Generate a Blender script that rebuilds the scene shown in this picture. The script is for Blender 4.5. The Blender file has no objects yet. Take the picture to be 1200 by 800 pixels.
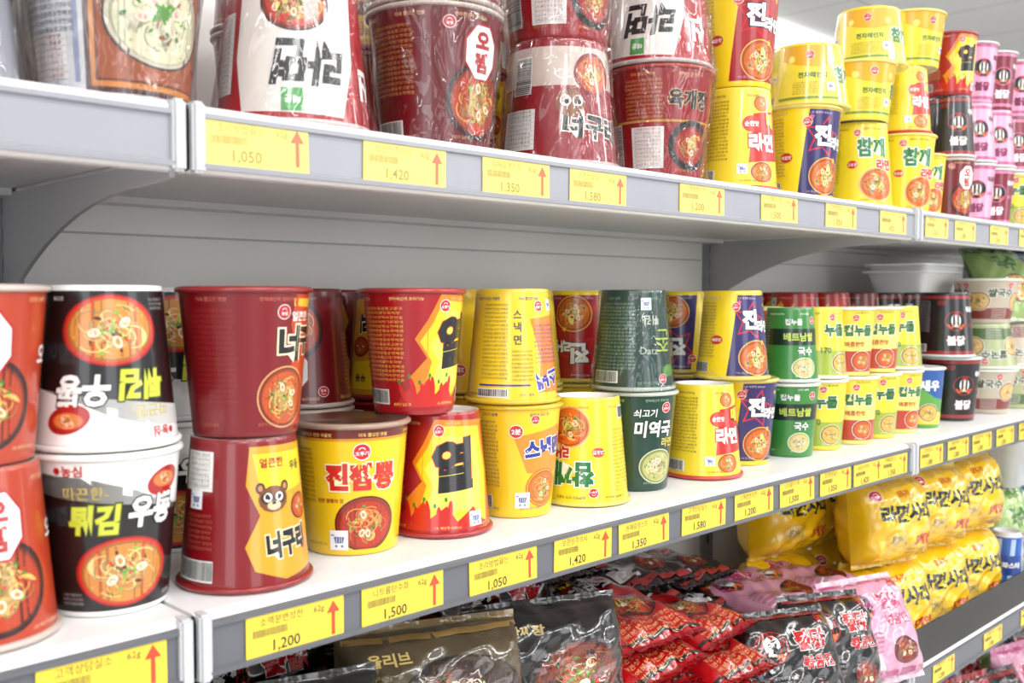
import bpy, bmesh, math, random
from mathutils import Vector, Matrix
import numpy as np
R = random.Random(7)
SC = bpy.context.scene
SC.view_settings.view_transform = 'Standard'

# ------------------------------------------------------------------ helpers
def l1(x):
    x /= 255.0
    return x/12.92 if x <= .04045 else ((x+.055)/1.055)**2.4
def lin(c): return (l1(c[0]), l1(c[1]), l1(c[2]), 1.0)

def new_mat(name, col, rough=.5, metal=0., noise=0., nscale=20., bump=0., coat=0., spec=.5):
    m = bpy.data.materials.new(name); m.use_nodes = True
    nt = m.node_tree; b = nt.nodes['Principled BSDF']
    b.inputs['Roughness'].default_value = rough
    b.inputs['Metallic'].default_value = metal
    b.inputs['Coat Weight'].default_value = coat
    b.inputs['Specular IOR Level'].default_value = spec
    c = lin(col)
    tc = nt.nodes.new('ShaderNodeTexCoord'); nz = nt.nodes.new('ShaderNodeTexNoise')
    nz.inputs['Scale'].default_value = nscale; nz.inputs['Detail'].default_value = 4
    nt.links.new(tc.outputs['Object'], nz.inputs['Vector'])
    mx = nt.nodes.new('ShaderNodeMix'); mx.data_type = 'RGBA'
    mx.inputs['A'].default_value = tuple(v*(1-noise) for v in c[:3])+(1,)
    mx.inputs['B'].default_value = tuple(min(1, v*(1+noise)) for v in c[:3])+(1,)
    nt.links.new(nz.outputs['Fac'], mx.inputs['Factor'])
    nt.links.new(mx.outputs['Result'], b.inputs['Base Color'])
    return m

def print_mat(name, rough, coat, bump=.0, nscale=40, dist=.002, distort=0.):
    m = bpy.data.materials.new(name); m.use_nodes = True
    nt = m.node_tree; b = nt.nodes['Principled BSDF']
    at = nt.nodes.new('ShaderNodeAttribute'); at.attribute_name = 'Col'
    tc = nt.nodes.new('ShaderNodeTexCoord'); nz = nt.nodes.new('ShaderNodeTexNoise')
    nz.inputs['Scale'].default_value = nscale; nz.inputs['Detail'].default_value = 3; nz.inputs['Distortion'].default_value = distort
    nt.links.new(tc.outputs['Object'], nz.inputs['Vector'])
    mr = nt.nodes.new('ShaderNodeMapRange'); mr.inputs['To Min'].default_value = .92; mr.inputs['To Max'].default_value = 1.04
    nt.links.new(nz.outputs['Fac'], mr.inputs['Value'])
    vm = nt.nodes.new('ShaderNodeVectorMath'); vm.operation = 'SCALE'
    nt.links.new(at.outputs['Color'], vm.inputs[0]); nt.links.new(mr.outputs['Result'], vm.inputs['Scale'])
    nt.links.new(vm.outputs['Vector'], b.inputs['Base Color'])
    b.inputs['Roughness'].default_value = rough
    b.inputs['Coat Weight'].default_value = coat; b.inputs['Coat Roughness'].default_value = .06
    if bump > 0:
        bp = nt.nodes.new('ShaderNodeBump'); bp.inputs['Strength'].default_value = bump
        bp.inputs['Distance'].default_value = dist
        nt.links.new(nz.outputs['Fac'], bp.inputs['Height']); nt.links.new(bp.outputs['Normal'], b.inputs['Normal'])
    return m

M_PRINT = print_mat('printed_paper_cup', .3, .55)
M_BAG = print_mat('printed_plastic_bag', .2, .8, bump=.8, nscale=22, dist=.004, distort=1.2)
M_TAG = print_mat('printed_tag_paper', .45, .2)
def film_mat():
    m = bpy.data.materials.new('clear_shrink_film'); m.use_nodes = True
    nt = m.node_tree; nt.nodes.clear()
    o = nt.nodes.new('ShaderNodeOutputMaterial'); t = nt.nodes.new('ShaderNodeBsdfTransparent')
    g = nt.nodes.new('ShaderNodeBsdfGlossy'); g.inputs['Roughness'].default_value = .06
    mx = nt.nodes.new('ShaderNodeMixShader'); lw = nt.nodes.new('ShaderNodeLayerWeight')
    lw.inputs['Blend'].default_value = .2
    mr = nt.nodes.new('ShaderNodeMapRange'); mr.inputs['To Min'].default_value = .035; mr.inputs['To Max'].default_value = .5
    nz = nt.nodes.new('ShaderNodeTexNoise'); nz.inputs['Scale'].default_value = 15; nz.inputs['Distortion'].default_value = 2.6; nz.inputs['Detail'].default_value = 1
    mp = nt.nodes.new('ShaderNodeMapping'); mp.inputs['Scale'].default_value = (1.3, 1.3, .7)
    tc = nt.nodes.new('ShaderNodeTexCoord'); bp = nt.nodes.new('ShaderNodeBump')
    bp.inputs['Strength'].default_value = 1; bp.inputs['Distance'].default_value = .014
    L = nt.links.new
    L(tc.outputs['Object'], mp.inputs['Vector']); L(mp.outputs['Vector'], nz.inputs['Vector']); L(nz.outputs['Fac'], bp.inputs['Height'])
    L(bp.outputs['Normal'], g.inputs['Normal']); L(bp.outputs['Normal'], lw.inputs['Normal']); L(lw.outputs['Fresnel'], mr.inputs['Value'])
    L(mr.outputs['Result'], mx.inputs['Fac']); L(t.outputs[0], mx.inputs[1]); L(g.outputs[0], mx.inputs[2])
    L(mx.outputs[0], o.inputs['Surface'])
    return m
M_FILM = film_mat()

# ------------------------------------------------------------------ text geometry
_tc = {}
def get_text(s, bold=0., res=2):
    k = (s, bold, res)
    if k in _tc: return _tc[k]
    cu = bpy.data.curves.new('t', 'FONT'); cu.body = s; cu.size = 1; cu.offset = bold
    cu.resolution_u = res; cu.fill_mode = 'FRONT'; cu.align_x = 'CENTER'
    ob = bpy.data.objects.new('t', cu); SC.collection.objects.link(ob)
    dg = bpy.context.evaluated_depsgraph_get(); dg.update()
    me = ob.evaluated_get(dg).to_mesh()
    V = [(v.co.x, v.co.y) for v in me.vertices]; F = [tuple(p.vertices) for p in me.polygons]
    ob.evaluated_get(dg).to_mesh_clear()
    bpy.data.objects.remove(ob); bpy.data.curves.remove(cu)
    if V:
        xs = [v[0] for v in V]; ys = [v[1] for v in V]
        cx = (min(xs)+max(xs))/2; cy = (min(ys)+max(ys))/2
        V = [(x-cx, y-cy) for x, y in V]
    _tc[k] = (V, F)
    return _tc[k]

FILL = ['소맥분변성전분팜유정제염', '나트륨탄수화물당류지방', '조리방법끓는물을붓고분후', '보관상주의사항직사광선을', '원재료명스프류건더기대두', '고객상담실소비자기본법에']
SLOG = ['얼큰하고 진한 국물맛', '더욱 쫄깃한 면발', '전자레인지 조리가능', '건더기 듬뿍', '원조의 깊은 맛', '1회 제공량 425kcal']

class Art:
    def __init__(s): s.f = []
    def flip(s):
        a = Art(); a.f = [([(-x, 1-y) for x, y in P], c, l) for P, c, l in s.f]; return a
    def poly(s, pts, col, l): s.f.append((list(pts), col, l))
    def rect(s, x0, y0, x1, y1, col, l): s.poly([(x0, y0), (x1, y0), (x1, y1), (x0, y1)], col, l)
    def ell(s, cx, cy, rx, ry, col, l, n=26, rot=0.):
        c, q = math.cos(rot), math.sin(rot); P = []
        for i in range(n):
            t = 2*math.pi*i/n; x, y = rx*math.cos(t), ry*math.sin(t)
            P.append((cx+x*c-y*q, cy+x*q+y*c))
        s.poly(P, col, l)
    def star(s, cx, cy, r, col, l, n=5, k=.45, rot=0.):
        s.poly([(cx+(r if i % 2 == 0 else r*k)*math.sin(math.pi*i/n+rot), cy+(r if i % 2 == 0 else r*k)*math.cos(math.pi*i/n+rot)) for i in range(2*n)], col, l)
    def arc(s, cx, cy, r, w, a0, a1, col, l, n=7, sq=1.):
        P = []
        for i in range(n+1):
            t = a0+(a1-a0)*i/n; P.append((cx+(r+w)*math.cos(t), cy+(r+w)*math.sin(t)*sq))
        for i in range(n, -1, -1):
            t = a0+(a1-a0)*i/n; P.append((cx+r*math.cos(t), cy+r*math.sin(t)*sq))
        s.poly(P, col, l)
    def text(s, t, cx, cy, size, col, l, oc=None, ow=.05, bold=.02, shear=0., rot=0., sx=1., res=2):
        for (b, c, ll) in ([(bold+ow, oc, l)] if oc else [])+[(bold, col, l+.6)]:
            V, F = get_text(t, b, res)
            ca, sa = math.cos(rot), math.sin(rot); W = []
            for x, y in V:
                x = (x+shear*y)*size*sx; y = y*size
                W.append((cx+x*ca-y*sa, cy+x*sa+y*ca))
            for f in F: s.f.append(([W[i] for i in f], c, ll))
    def micro(s, x0, y1, w, n, col, l, size=.026, seed=0):
        rr = random.Random(seed)
        for i in range(n):
            t = FILL[rr.randrange(6)]
            V, F = get_text(t, .0, 1)
            k = w/(10.5*size*.95)
            cy = y1-i*size*1.35
            for f in F: s.f.append(([(x0+w/2+V[j][0]*size*k*.85, cy+V[j][1]*size) for j in f], col, l))
    def barcode(s, x0, y0, x1, y1, l, seed=0, bg=(235, 235, 230), fg=(20, 20, 20), rot=False):
        rr = random.Random(seed); s.rect(x0, y0, x1, y1, bg, l)
        if not rot:
            x = x0+.006
            while x < x1-.012:
                w = rr.choice((.003, .005, .008)); s.rect(x, y0+.012, x+w, y1-.008, fg, l+.5); x += w+rr.choice((.003, .005))
        else:
            y = y0+.006
            while y < y1-.012:
                w = rr.choice((.003, .005, .008)); s.rect(x0+.008, y, x1-.008, y+w, fg, l+.5); y += w+rr.choice((.003, .005))
    def cart(s, cx, cy, r, l, bg=(238, 238, 238), fg=(80, 96, 160)):
        s.rect(cx-r, cy-r, cx+r, cy+r, bg, l)
        s.poly([(cx-.55*r, cy+.35*r), (cx+.6*r, cy+.35*r), (cx+.45*r, cy-.3*r), (cx-.4*r, cy-.3*r)], fg, l+.4)
        for k in (-.25, .05, .3): s.rect(cx+k*r-.02*r, cy-.25*r, cx+k*r+.04*r, cy+.3*r, bg, l+.7)
        s.ell(cx-.3*r, cy-.6*r, .14*r, .14*r, fg, l+.4, 8); s.ell(cx+.35*r, cy-.6*r, .14*r, .14*r, fg, l+.4, 8)
        s.rect(cx-.85*r, cy+.45*r, cx-.5*r, cy+.58*r, fg, l+.4)
    def table(s, x0, y0, x1, y1, l, c=(232, 230, 226), fg=(60, 60, 60), seed=1):
        s.rect(x0, y0, x1, y1, c, l)
        n = int((y1-y0)/.034)
        for i in range(n):
            y = y1-.02-i*.034
            V, F = get_text(FILL[(seed+i) % 6][:9], .0, 1)
            k = (x1-x0)*.9/9
            for f in F: s.f.append(([((x0+x1)/2+V[j][0]*k, y+V[j][1]*.024) for j in f], fg, l+.4))
            s.rect(x0+.005, y-.018, x1-.005, y-.0165, fg, l+.4)
    def logo(s, cx, cy, r, l, c=(196, 24, 34), t='오뚜기'):
        s.ell(cx, cy, r, r, (245, 240, 235), l, 20); s.ell(cx, cy, r*.9, r*.9, c, l+.4, 20)
        s.arc(cx, cy+.15*r, .3*r, .08*r, .2, 2.9, (255, 255, 255), l+.7)
        s.text(t, cx, cy-.2*r, r*.55, (255, 255, 255), l+.7, bold=.02, res=1)
    def food(s, cx, cy, r, l, broth=(205, 90, 30), bowl=(25, 20, 20), sq=.9, seed=0, noodle=(240, 200, 110), rim=(120, 30, 20), spicy=True, n=60):
        rr = random.Random(seed)
        s.ell(cx, cy, r, r*sq, bowl, l, 32); s.ell(cx, cy, r*.95, r*.95*sq, rim, l+.3, 32)
        s.ell(cx, cy, r*.88, r*.88*sq, tuple(v*.75 for v in broth), l+.5, 32); s.ell(cx, cy-.02*r, r*.83, r*.83*sq, broth, l+.6, 32)
        for i in range(26):
            a = rr.uniform(0, 6.28); d = rr.uniform(.5, .8)*r; q = rr.uniform(.015, .04)*r; k = rr.uniform(.7, 1.25)
            s.ell(cx+d*math.cos(a), cy+d*math.sin(a)*sq, q, q*.8, tuple(min(255, v*k) for v in broth), l+.65, 7)
        for i in range(n):
            a = rr.uniform(0, 6.28); d = rr.uniform(0, .5)*r; q = rr.uniform(.08, .32)*r
            a0 = rr.uniform(0, 6.28); k = rr.uniform(.55, 1.08)
            s.arc(cx+d*math.cos(a), cy+d*math.sin(a)*sq, q, .026*r, a0, a0+rr.uniform(1.3, 3.4), tuple(min(255, v*k) for v in noodle), l+.7+i*.018, sq=sq)
        B = [(70, 140, 50), (40, 110, 40), (130, 180, 60)]+([(200, 30, 20), (225, 60, 30), (90, 45, 25), (150, 30, 15)] if spicy else [(240, 230, 190), (150, 90, 50)])
        for i in range(34):
            a = rr.uniform(0, 6.28); d = rr.uniform(0, .7)*r
            s.ell(cx+d*math.cos(a), cy+d*math.sin(a)*sq, rr.uniform(.02, .09)*r, rr.uniform(.018, .045)*r, rr.choice(B), l+1.9+i*.015, 8, rr.uniform(0, 3))
        for i in range(3):
            a = rr.uniform(0, 6.28); d = .35*r; x, y = cx+d*math.cos(a), cy+d*math.sin(a)*sq
            s.ell(x, y, .13*r, .09*r, (236, 220, 195), l+2.45+.1*i, 12, a); s.ell(x, y, .07*r, .05*r, (220, 136, 60) if spicy else (220, 150, 150), l+2.5+.1*i, 10, a)

def cut_faces(faces, du, dv=None):
    small = []; big = []
    for f in faces:
        xs = [p[0] for p in f[0]]; ys = [p[1] for p in f[0]]
        if (max(xs)-min(xs) <= du*1.05) and (dv is None or max(ys)-min(ys) <= dv*1.05): small.append(f)
        else: big.append(f)
    if big:
        bm = bmesh.new(); cols = []
        for P, c, l in big:
            vs = [bm.verts.new((p[0], p[1], l)) for p in P]
            try: fc = bm.faces.new(vs)
            except Exception: continue
            if c not in cols: cols.append(c)
            fc.material_index = cols.index(c)
        bmesh.ops.triangulate(bm, faces=bm.faces[:])
        def cuts(ax, d):
            v = [q.co[ax] for q in bm.verts]; a, b = min(v), max(v)
            k = math.ceil(a/d)
            while k*d < b:
                no = (1, 0, 0) if ax == 0 else (0, 1, 0); co = (k*d, 0, 0) if ax == 0 else (0, k*d, 0)
                bmesh.ops.bisect_plane(bm, geom=bm.verts[:]+bm.edges[:]+bm.faces[:], dist=1e-6, plane_co=co, plane_no=no); k += 1
        cuts(0, du)
        if dv: cuts(1, dv)
        for fc in bm.faces:
            small.append(([(v.co.x, v.co.y) for v in fc.verts], cols[fc.material_index], fc.verts[0].co.z))
        bm.free()
    return small

class MB:
    def __init__(s): s.v = []; s.n = []; s.f = []; s.c = []; s.m = []
    def addv(s, p, n=None): s.v.append(tuple(p)); s.n.append(n); return len(s.v)-1
    def face(s, idx, col, mat=0): s.f.append(tuple(idx)); s.c.append(col); s.m.append(mat)
    def decals(s, faces, mapper):
        for P, c, l in faces:
            a = 0
            for i in range(len(P)):
                x0, y0 = P[i]; x1, y1 = P[(i+1) % len(P)]; a += x0*y1-x1*y0
            if a < 0: P = P[::-1]
            ids = []
            for p in P:
                q, n = mapper(p[0], p[1], l); ids.append(s.addv(q, n))
            s.face(ids, c)
    def revolve(s, prof, seg, cols, mat=0):
        rings = []
        for (r, z) in prof:
            rings.append([s.addv((r*math.sin(2*math.pi*i/seg), -r*math.cos(2*math.pi*i/seg), z)) for i in range(seg)])
        for k in range(len(prof)-1):
            for i in range(seg):
                j = (i+1) % seg
                s.face((rings[k][i], rings[k][j], rings[k+1][j], rings[k+1][i]), cols[k], mat)
        return rings
    def mesh(s, name, mats):
        me = bpy.data.meshes.new(name); me.from_pydata(s.v, [], s.f)
        me.polygons.foreach_set('use_smooth', [True]*len(s.f))
        me.polygons.foreach_set('material_index', s.m)
        ca = me.color_attributes.new('Col', 'FLOAT_COLOR', 'CORNER')
        cc = {}; arr = []
        for f, c in zip(s.f, s.c):
            if c not in cc: cc[c] = lin(c)
            arr.extend(cc[c]*len(f))
        ca.data.foreach_set('color', arr)
        for m in mats: me.materials.append(m)
        me.update()
        vn = [tuple(v.normal) if n is None else n for v, n in zip(me.vertices, s.n)]
        me.normals_split_custom_set_from_vertices(vn)
        return me

SIZES = {'M': (.105, .0460, .0370), 'm': (.105, .0432, .0338), 'S': (.0945, .0360, .0290), 'L': (.118, .0575, .0465),
         'T': (.117, .0465, .0375), 'B': (.078, .0540, .0400), 'P': (.0985, .0400, .0325), 'Q': (.080, .0515, .0420)}

def cup_mesh(name, size, art, base=(200, 30, 30), rimc=(235, 235, 230), lid=(225, 225, 220), foot=None, film=False):
    H, rt, rb = SIZES[size]; b = MB(); seg = 72
    foot = foot or base
    rr = lambda z: rb+(rt-rb)*z/H
    zb = H-.0045
    b.revolve([(.0005, .004), (rb-.004, .004)], seg, [(235, 232, 225)])
    b.revolve([(rb-.004, .004), (rb-.0035, .0), (rb-.0008, .0)], seg, [(235, 232, 225)]*2)
    b.revolve([(rb-.0008, 0), (rb, .001), (rr(.0035), .0035)], seg, [foot]*2)
    b.revolve([(rr(.0035), .0035), (rr(H*.5), H*.5), (rr(zb), zb)], seg, [base]*2)
    b.revolve([(rr(zb), zb), (rt+.0016, zb+.0002), (rt+.0026, zb+.0014), (rt+.0024, zb+.003), (rt+.001, H-.0004), (rt-.001, H)], seg, [rimc]*5)
    b.revolve([(rt-.001, H), (rt-.003, H-.0006), (.0005, H-.0004)], seg, [lid]*2)
    Rm = (rt+rb)/2; tau = math.atan2(rt-rb, H)
    def mp(u, v, l):
        ph = u*H/Rm; v = min(max(v, .045), .955); r = rb+(rt-rb)*v+.00018+.0001*l
        return (r*math.sin(ph), -r*math.cos(ph), v*H), (math.sin(ph)*math.cos(tau), -math.cos(ph)*math.cos(tau), -math.sin(tau))
    b.decals(cut_faces(art.f, .055), mp)
    if film:
        rg = random.Random(len(name))
        S = 96; Z = [0, .02, .05, .09, .14, .2, .35, .5, .65, .8, .86, .91, .95, .98, 1.0]
        rings = []; big = 1 if size == 'L' else .45
        ph = [rg.uniform(0, 6.28) for _ in range(6)]
        for zi, z in enumerate(Z):
            ring = []
            for i in range(S):
                t = 2*math.pi*i/S
                e = (abs(z-.5)*2)**3*big
                r = max(rr(z*H), rb)+.0017+.0015*big+e*(.001+.0022*math.sin(11*t+ph[0]+z*3)+.0014*math.sin(23*t+ph[1]+z*8))+.0008*big*math.sin(5*t+ph[2]+z*7)
                if z == 0: r -= .001
                ring.append(b.addv((r*math.sin(t), -r*math.cos(t), max(.0004, z*H*.997))))
            rings.append(ring)
        for k in range(len(Z)-1):
            for i in range(S):
                j = (i+1) % S; b.face((rings[k][i], rings[k][j], rings[k+1][j], rings[k+1][i]), (255, 255, 255), 1)
    return b.mesh(name, [M_PRINT, M_FILM])

# ------------------------------------------------------------------ designs
Y = (244, 212, 34); W = (240, 240, 236); K = (18, 16, 18); RD = (182, 18, 28); DR = (126, 12, 20); G = (22, 112, 50); DG = (14, 60, 44)
D = {}
def info(a, u, col, l=2, seed=0, top=.86, n=9, w=.36, tab=True, bar=True):
    a.micro(u-w/2, top, w, n, col, l, seed=seed)
    y = top-n*.035-.02
    if tab: a.table(u-w/2, y-.2, u+.02, y, l, seed=seed); a.cart(u+.1, y-.08, .055, l)
    if bar: a.barcode(u-w/2, .08, u-w/2+.3, .2, l, seed)
def busy(a, c1, c2, seed=0, v=.915, lo=.085):
    rr = random.Random(seed)
    for k in range(-3, 4):
        a.text(SLOG[(k+seed) % 6], k*.42+.1, v, .03, c1, 1.7, bold=.01, res=1)
        a.text(SLOG[(k+seed+2) % 6], k*.42+.05, lo, .026, c2, 1.7, bold=.0, res=1)

def d_udon():
    a = Art()
    pts = [(-1.4, .96), (-1.4, .88), (-.5, .88), (-.2, .86), (.05, .78), (.25, .68), (.5, .62), (.8, .62), (1.4, .7), (1.4, .96)]
    a.poly(pts, W, 1)
    a.ell(.27, .8, .13, .085, (170, 28, 26), 2, 24, .3); a.food(.27, .81, .1, 2.4, (225, 120, 60), (170, 28, 26), .55, 4, (245, 225, 170), (205, 66, 38), n=14)
    a.text('농심', -.27, .9, .07, RD, 2, bold=.03)
    a.ell(-.36, .9, .022, .022, RD, 2, 10)
    a.text('따끈한-', -.2, .765, .085, (215, 190, 80), 2, bold=.0)
    a.text('튀김', -.16, .6, .19, (200, 208, 60), 2, oc=(60, 60, 10), bold=.05, shear=.12, sx=.85)
    a.text('우동', .19, .63, .2, W, 2, oc=K, bold=.045, shear=.12, sx=.85)
    a.food(.02, .27, .3, 2, (205, 135, 60), (160, 22, 22), .72, 3, (240, 212, 140), (200, 52, 34))
    a.text('조리예', .36, .08, .03, W, 2, bold=0); a.micro(-.4, .14, .16, 3, (170, 170, 165), 2, size=.02, seed=1)
    info(a, -1., (200, 200, 190), seed=1, top=.78); info(a, 1.05, (200, 200, 190), seed=2, top=.6, n=5, tab=False)
    D['udon'] = (a, dict(base=K, rimc=W, foot=W, lid=W))
d_udon()
def d_octo(nm, base):
    a = Art()
    a.food(.2, .34, .28, 1.5, (180, 60, 25), K, .95, 5, (235, 185, 95), (60, 20, 15))
    oct_ = lambda cx, cy, r: [(cx+r*math.cos(math.pi/8+i*math.pi/4)*.95, cy+r*math.sin(math.pi/8+i*math.pi/4)*1.25) for i in range(8)]
    a.poly(oct_(.2, .68, .17), (170, 20, 25), 5); a.poly(oct_(.2, .68, .157), W, 5.3)
    a.text('오', .2, .765, .14, (170, 24, 28), 6, bold=.06); a.text('짬', .2, .61, .14, (170, 24, 28), 6, bold=.06)
    a.logo(-.06, .86, .045, 2, RD, '농심'); busy(a, (235, 195, 145), (235, 195, 145), 2)
    info(a, -.5, (215, 155, 85), seed=4, top=.84, n=14, w=.42, tab=False, bar=True)
    info(a, -1.2, (220, 180, 110), seed=5)
    a.text('오징어짬뽕', .85, .6, .13, W, 2, bold=.03)
    D[nm] = (a, dict(base=base, rimc=(195, 180, 170), lid=(180, 30, 30)))
d_octo('squid', (108, 14, 22)); d_octo('squidorange', (176, 58, 30))
def d_raccoon(nm, base=(128, 10, 20), face=True):
    a = Art()
    if face:
        a.poly([(-.02, .95), (.5, .95), (.5, .1), (.2, .06), (.0, .14), (-.06, .3), (.04, .5), (-.05, .7)], (220, 156, 34), 1)
        a.poly([(.0, .9), (.46, .9), (.46, .66), (.06, .62)], Y, 1.4)
        a.text('너구리', .24, .3, .18, K, 2, oc=(250, 235, 200), bold=.06, rot=.06, sx=.7)
        a.text('얼큰한', .14, .84, .07, (160, 30, 30), 2, bold=.03); a.text('우동', .36, .8, .07, K, 2, bold=.03)
        s = .85; cx, cy = .14, .6
        E = lambda x, y, rx, ry, c, l, n=14: a.ell(cx+x*s, cy+y*s, rx*s, ry*s, c, l, n)
        E(0, 0, .13, .105, (120, 70, 36), 3); E(-.11, .09, .04, .045, (74, 40, 24), 2.9); E(.11, .09, .04, .045, (74, 40, 24), 2.9)
        E(-.11, .09, .02, .025, (180, 130, 92), 3); E(.11, .09, .02, .025, (180, 130, 92), 3)
        E(-.055, .01, .055, .048, (56, 30, 18), 3.4); E(.055, .01, .055, .048, (56, 30, 18), 3.4)
        E(-.05, .015, .036, .036, W, 3.7); E(.05, .015, .036, .036, W, 3.7); E(-.045, .01, .014, .018, K, 4, 8); E(.045, .01, .014, .018, K, 4, 8)
        E(0, -.05, .06, .035, (220, 190, 146), 3.6); E(0, -.03, .02, .014, K, 3.9, 8)
        a.table(-.56, .66, -.28, .92, 2, seed=2); a.cart(-.42, .6, .06, 3); a.barcode(-.56, .07, -.26, .21, 2, 3); a.micro(-.56, .5, .3, 7, (180, 96, 78), 2, seed=8)
        a.food(.38, .52, .1, 3, (190, 70, 26), K, .9, 9, n=20)
    else:
        a.poly([(.24, .95), (.62, .95), (.62, .06), (.2, .06), (.14, .3), (.26, .55), (.2, .75)], (190, 62, 28), 1)
        a.poly([(.22, .92), (.62, .92), (.62, .85), (.22, .87)], (226, 182, 46), 1.4)
        a.text('너', .2, .62, .24, K, 4, oc=(250, 235, 200), bold=.05); a.text('구리', .46, .64, .2, K, 4, oc=(250, 235, 200), bold=.05)
        a.logo(.14, .83, .05, 2, RD, '농심'); a.text('얼큰한', .3, .8, .07, W, 2, bold=.02)
        a.food(.18, .26, .22, 2, (190, 80, 30), (215, 165, 110), .95, 8); a.micro(-.5, .84, .34, 18, (168, 52, 50), 2, seed=3); busy(a, (200, 110, 90), (200, 110, 90), 2)
    info(a, -1.15, (210, 140, 110), seed=6); info(a, 1.0, (210, 140, 110), seed=2)
    D[nm] = (a, dict(base=base, rimc=(140, 28, 30), lid=(180, 60, 40)))
d_raccoon('raccoon'); d_raccoon('raccoonb', (122, 10, 20), False)
def d_jjam():
    a = Art()
    a.rect(-2, .89, 2, .96, (104, 24, 20), 1); a.rect(-2, .87, 2, .89, (210, 145, 20), 1.2)
    a.text('진짬뽕', .02, .6, .21, (200, 40, 24), 4, oc=(255, 245, 200), ow=.05, bold=.055, sx=.92)
    a.food(.06, .24, .25, 1.6, (180, 46, 18), (60, 15, 12), .85, 11, (230, 170, 86), (140, 36, 18))
    a.logo(.02, .79, .065, 3)
    a.cart(-.16, .12, .075, 5); busy(a, (245, 210, 120), (120, 60, 20), 1); a.text('진한 짬뽕의 맛', -.22, .42, .035, (150, 40, 20), 2, bold=.02)
    a.micro(-.62, .8, .28, 12, (120, 60, 20), 2, seed=3); info(a, -1.1, (110, 50, 20), seed=3)
    info(a, .85, (110, 50, 20), seed=9)
    D['jjam'] = (a, dict(base=(238, 198, 20), rimc=(160, 135, 118), lid=(90, 58, 44)))
d_jjam()
def d_hot(nm):
    a = Art()
    a.poly([(-.24, .1), (.42, .05), (.5, .5), (.44, .93), (-.06, .95), (-.16, .75), (-.26, .6), (-.16, .45), (-.3, .3)], (232, 130, 28), 1)
    a.poly([(-.2, .14), (.4, .1), (.46, .5), (.4, .88), (-.04, .9), (-.12, .72), (-.22, .58), (-.12, .42)], (244, 204, 36), 1.2)
    a.poly([(-.12, .24), (.34, .2), (.38, .5), (.32, .8), (.0, .82), (-.04, .68), (-.14, .55), (-.06, .42)], (250, 232, 90), 1.4)
    a.text('열', .1, .58, .42, K, 2.2, oc=(225, 60, 25), ow=.015, bold=.05, shear=.15, rot=.1)
    a.poly([(-.45, .06), (-.3, .22), (-.26, .14), (-.14, .3), (-.08, .16), (.04, .26), (.12, .13), (.26, .24), (.36, .12), (.5, .06)], (195, 32, 22), 2)
    for i in range(6):
        x = -.36+i*.085; a.ell(x, .17+.05*(i % 2), .02, .085, (200, 22, 22), 4, 14, .4-.1*i); a.ell(x-.03, .26+.05*(i % 2), .012, .02, (50, 130, 40), 4.2, 8)
    a.logo(-.02, .86, .05, 3); a.cart(.28, .14, .06, 5); busy(a, (250, 200, 120), (250, 210, 130), 3)
    info(a, -.56, (232, 180, 76), seed=7, top=.84, n=17, w=.46, tab=False, bar=True); info(a, 1.0, (232, 190, 86), seed=5)
    D[nm] = (a, dict(base=(162, 14, 24), rimc=(166, 42, 42), lid=(190, 60, 50)))
d_hot('hot')
def d_snack():
    a = Art()
    a.poly([(-.12, .72), (.5, .84), (.62, .6), (.5, .38), (.0, .4)], (234, 140, 40), 1)
    a.text('스낵면', .18, .62, .17, (44, 56, 150), 3, oc=W, ow=.05, bold=.06, rot=.1, sx=.9)
    a.food(.18, .26, .19, 2, (215, 110, 36), (200, 90, 20), .9, 13, (245, 208, 104), (240, 160, 40))
    a.ell(-.1, .77, .06, .06, W, 3); a.ell(-.1, .77, .054, .054, (205, 34, 32), 3.3); a.text('2분', -.1, .77, .055, W, 3.6, bold=.03)
    a.logo(.06, .87, .04, 3); a.cart(-.04, .16, .07, 5); busy(a, (60, 60, 140), (60, 60, 140), 4)
    info(a, -.44, (90, 88, 100), seed=8, top=.85, n=17, w=.4, tab=False); info(a, -1.1, (60, 60, 110), seed=3); info(a, .9, (60, 60, 110), seed=1)
    D['snack'] = (a, dict(base=(240, 202, 34), rimc=(220, 188, 46), lid=(240, 220, 130)))
    a = Art()
    a.micro(-.36, .86, .26, 19, (110, 106, 70), 2, seed=2); a.text('스', -.02, .78, .09, (80, 80, 70), 2, bold=.02); a.text('낵', -.02, .67, .09, (80, 80, 70), 2, bold=.02); a.text('면', -.02, .56, .09, (80, 80, 70), 2, bold=.02)
    a.micro(-.08, .46, .2, 8, (110, 106, 70), 2, seed=6)
    a.poly([(.1, .74), (.5, .78), (.5, .1), (.16, .1), (.2, .4)], (232, 132, 46), 1); a.micro(.12, .68, .34, 10, (80, 60, 150), 3, seed=4); a.text('스낵', .28, .22, .16, (66, 56, 150), 3, oc=W, bold=.05, rot=3.3)
    a.rect(-.36, .16, .08, .175, (60, 60, 150), 2); a.barcode(-.38, .06, -.1, .14, 2, 3); a.logo(.2, .85, .05, 3); busy(a, (60, 60, 140), (60, 60, 140), 1); a.cart(.36, .86, .05, 3)
    info(a, -.8, (80, 80, 110), seed=8); info(a, .9, (60, 60, 110), seed=1)
    D['snackb'] = (a, dict(base=(238, 204, 44), rimc=(220, 188, 46), lid=(240, 220, 130)))
d_snack()
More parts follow.
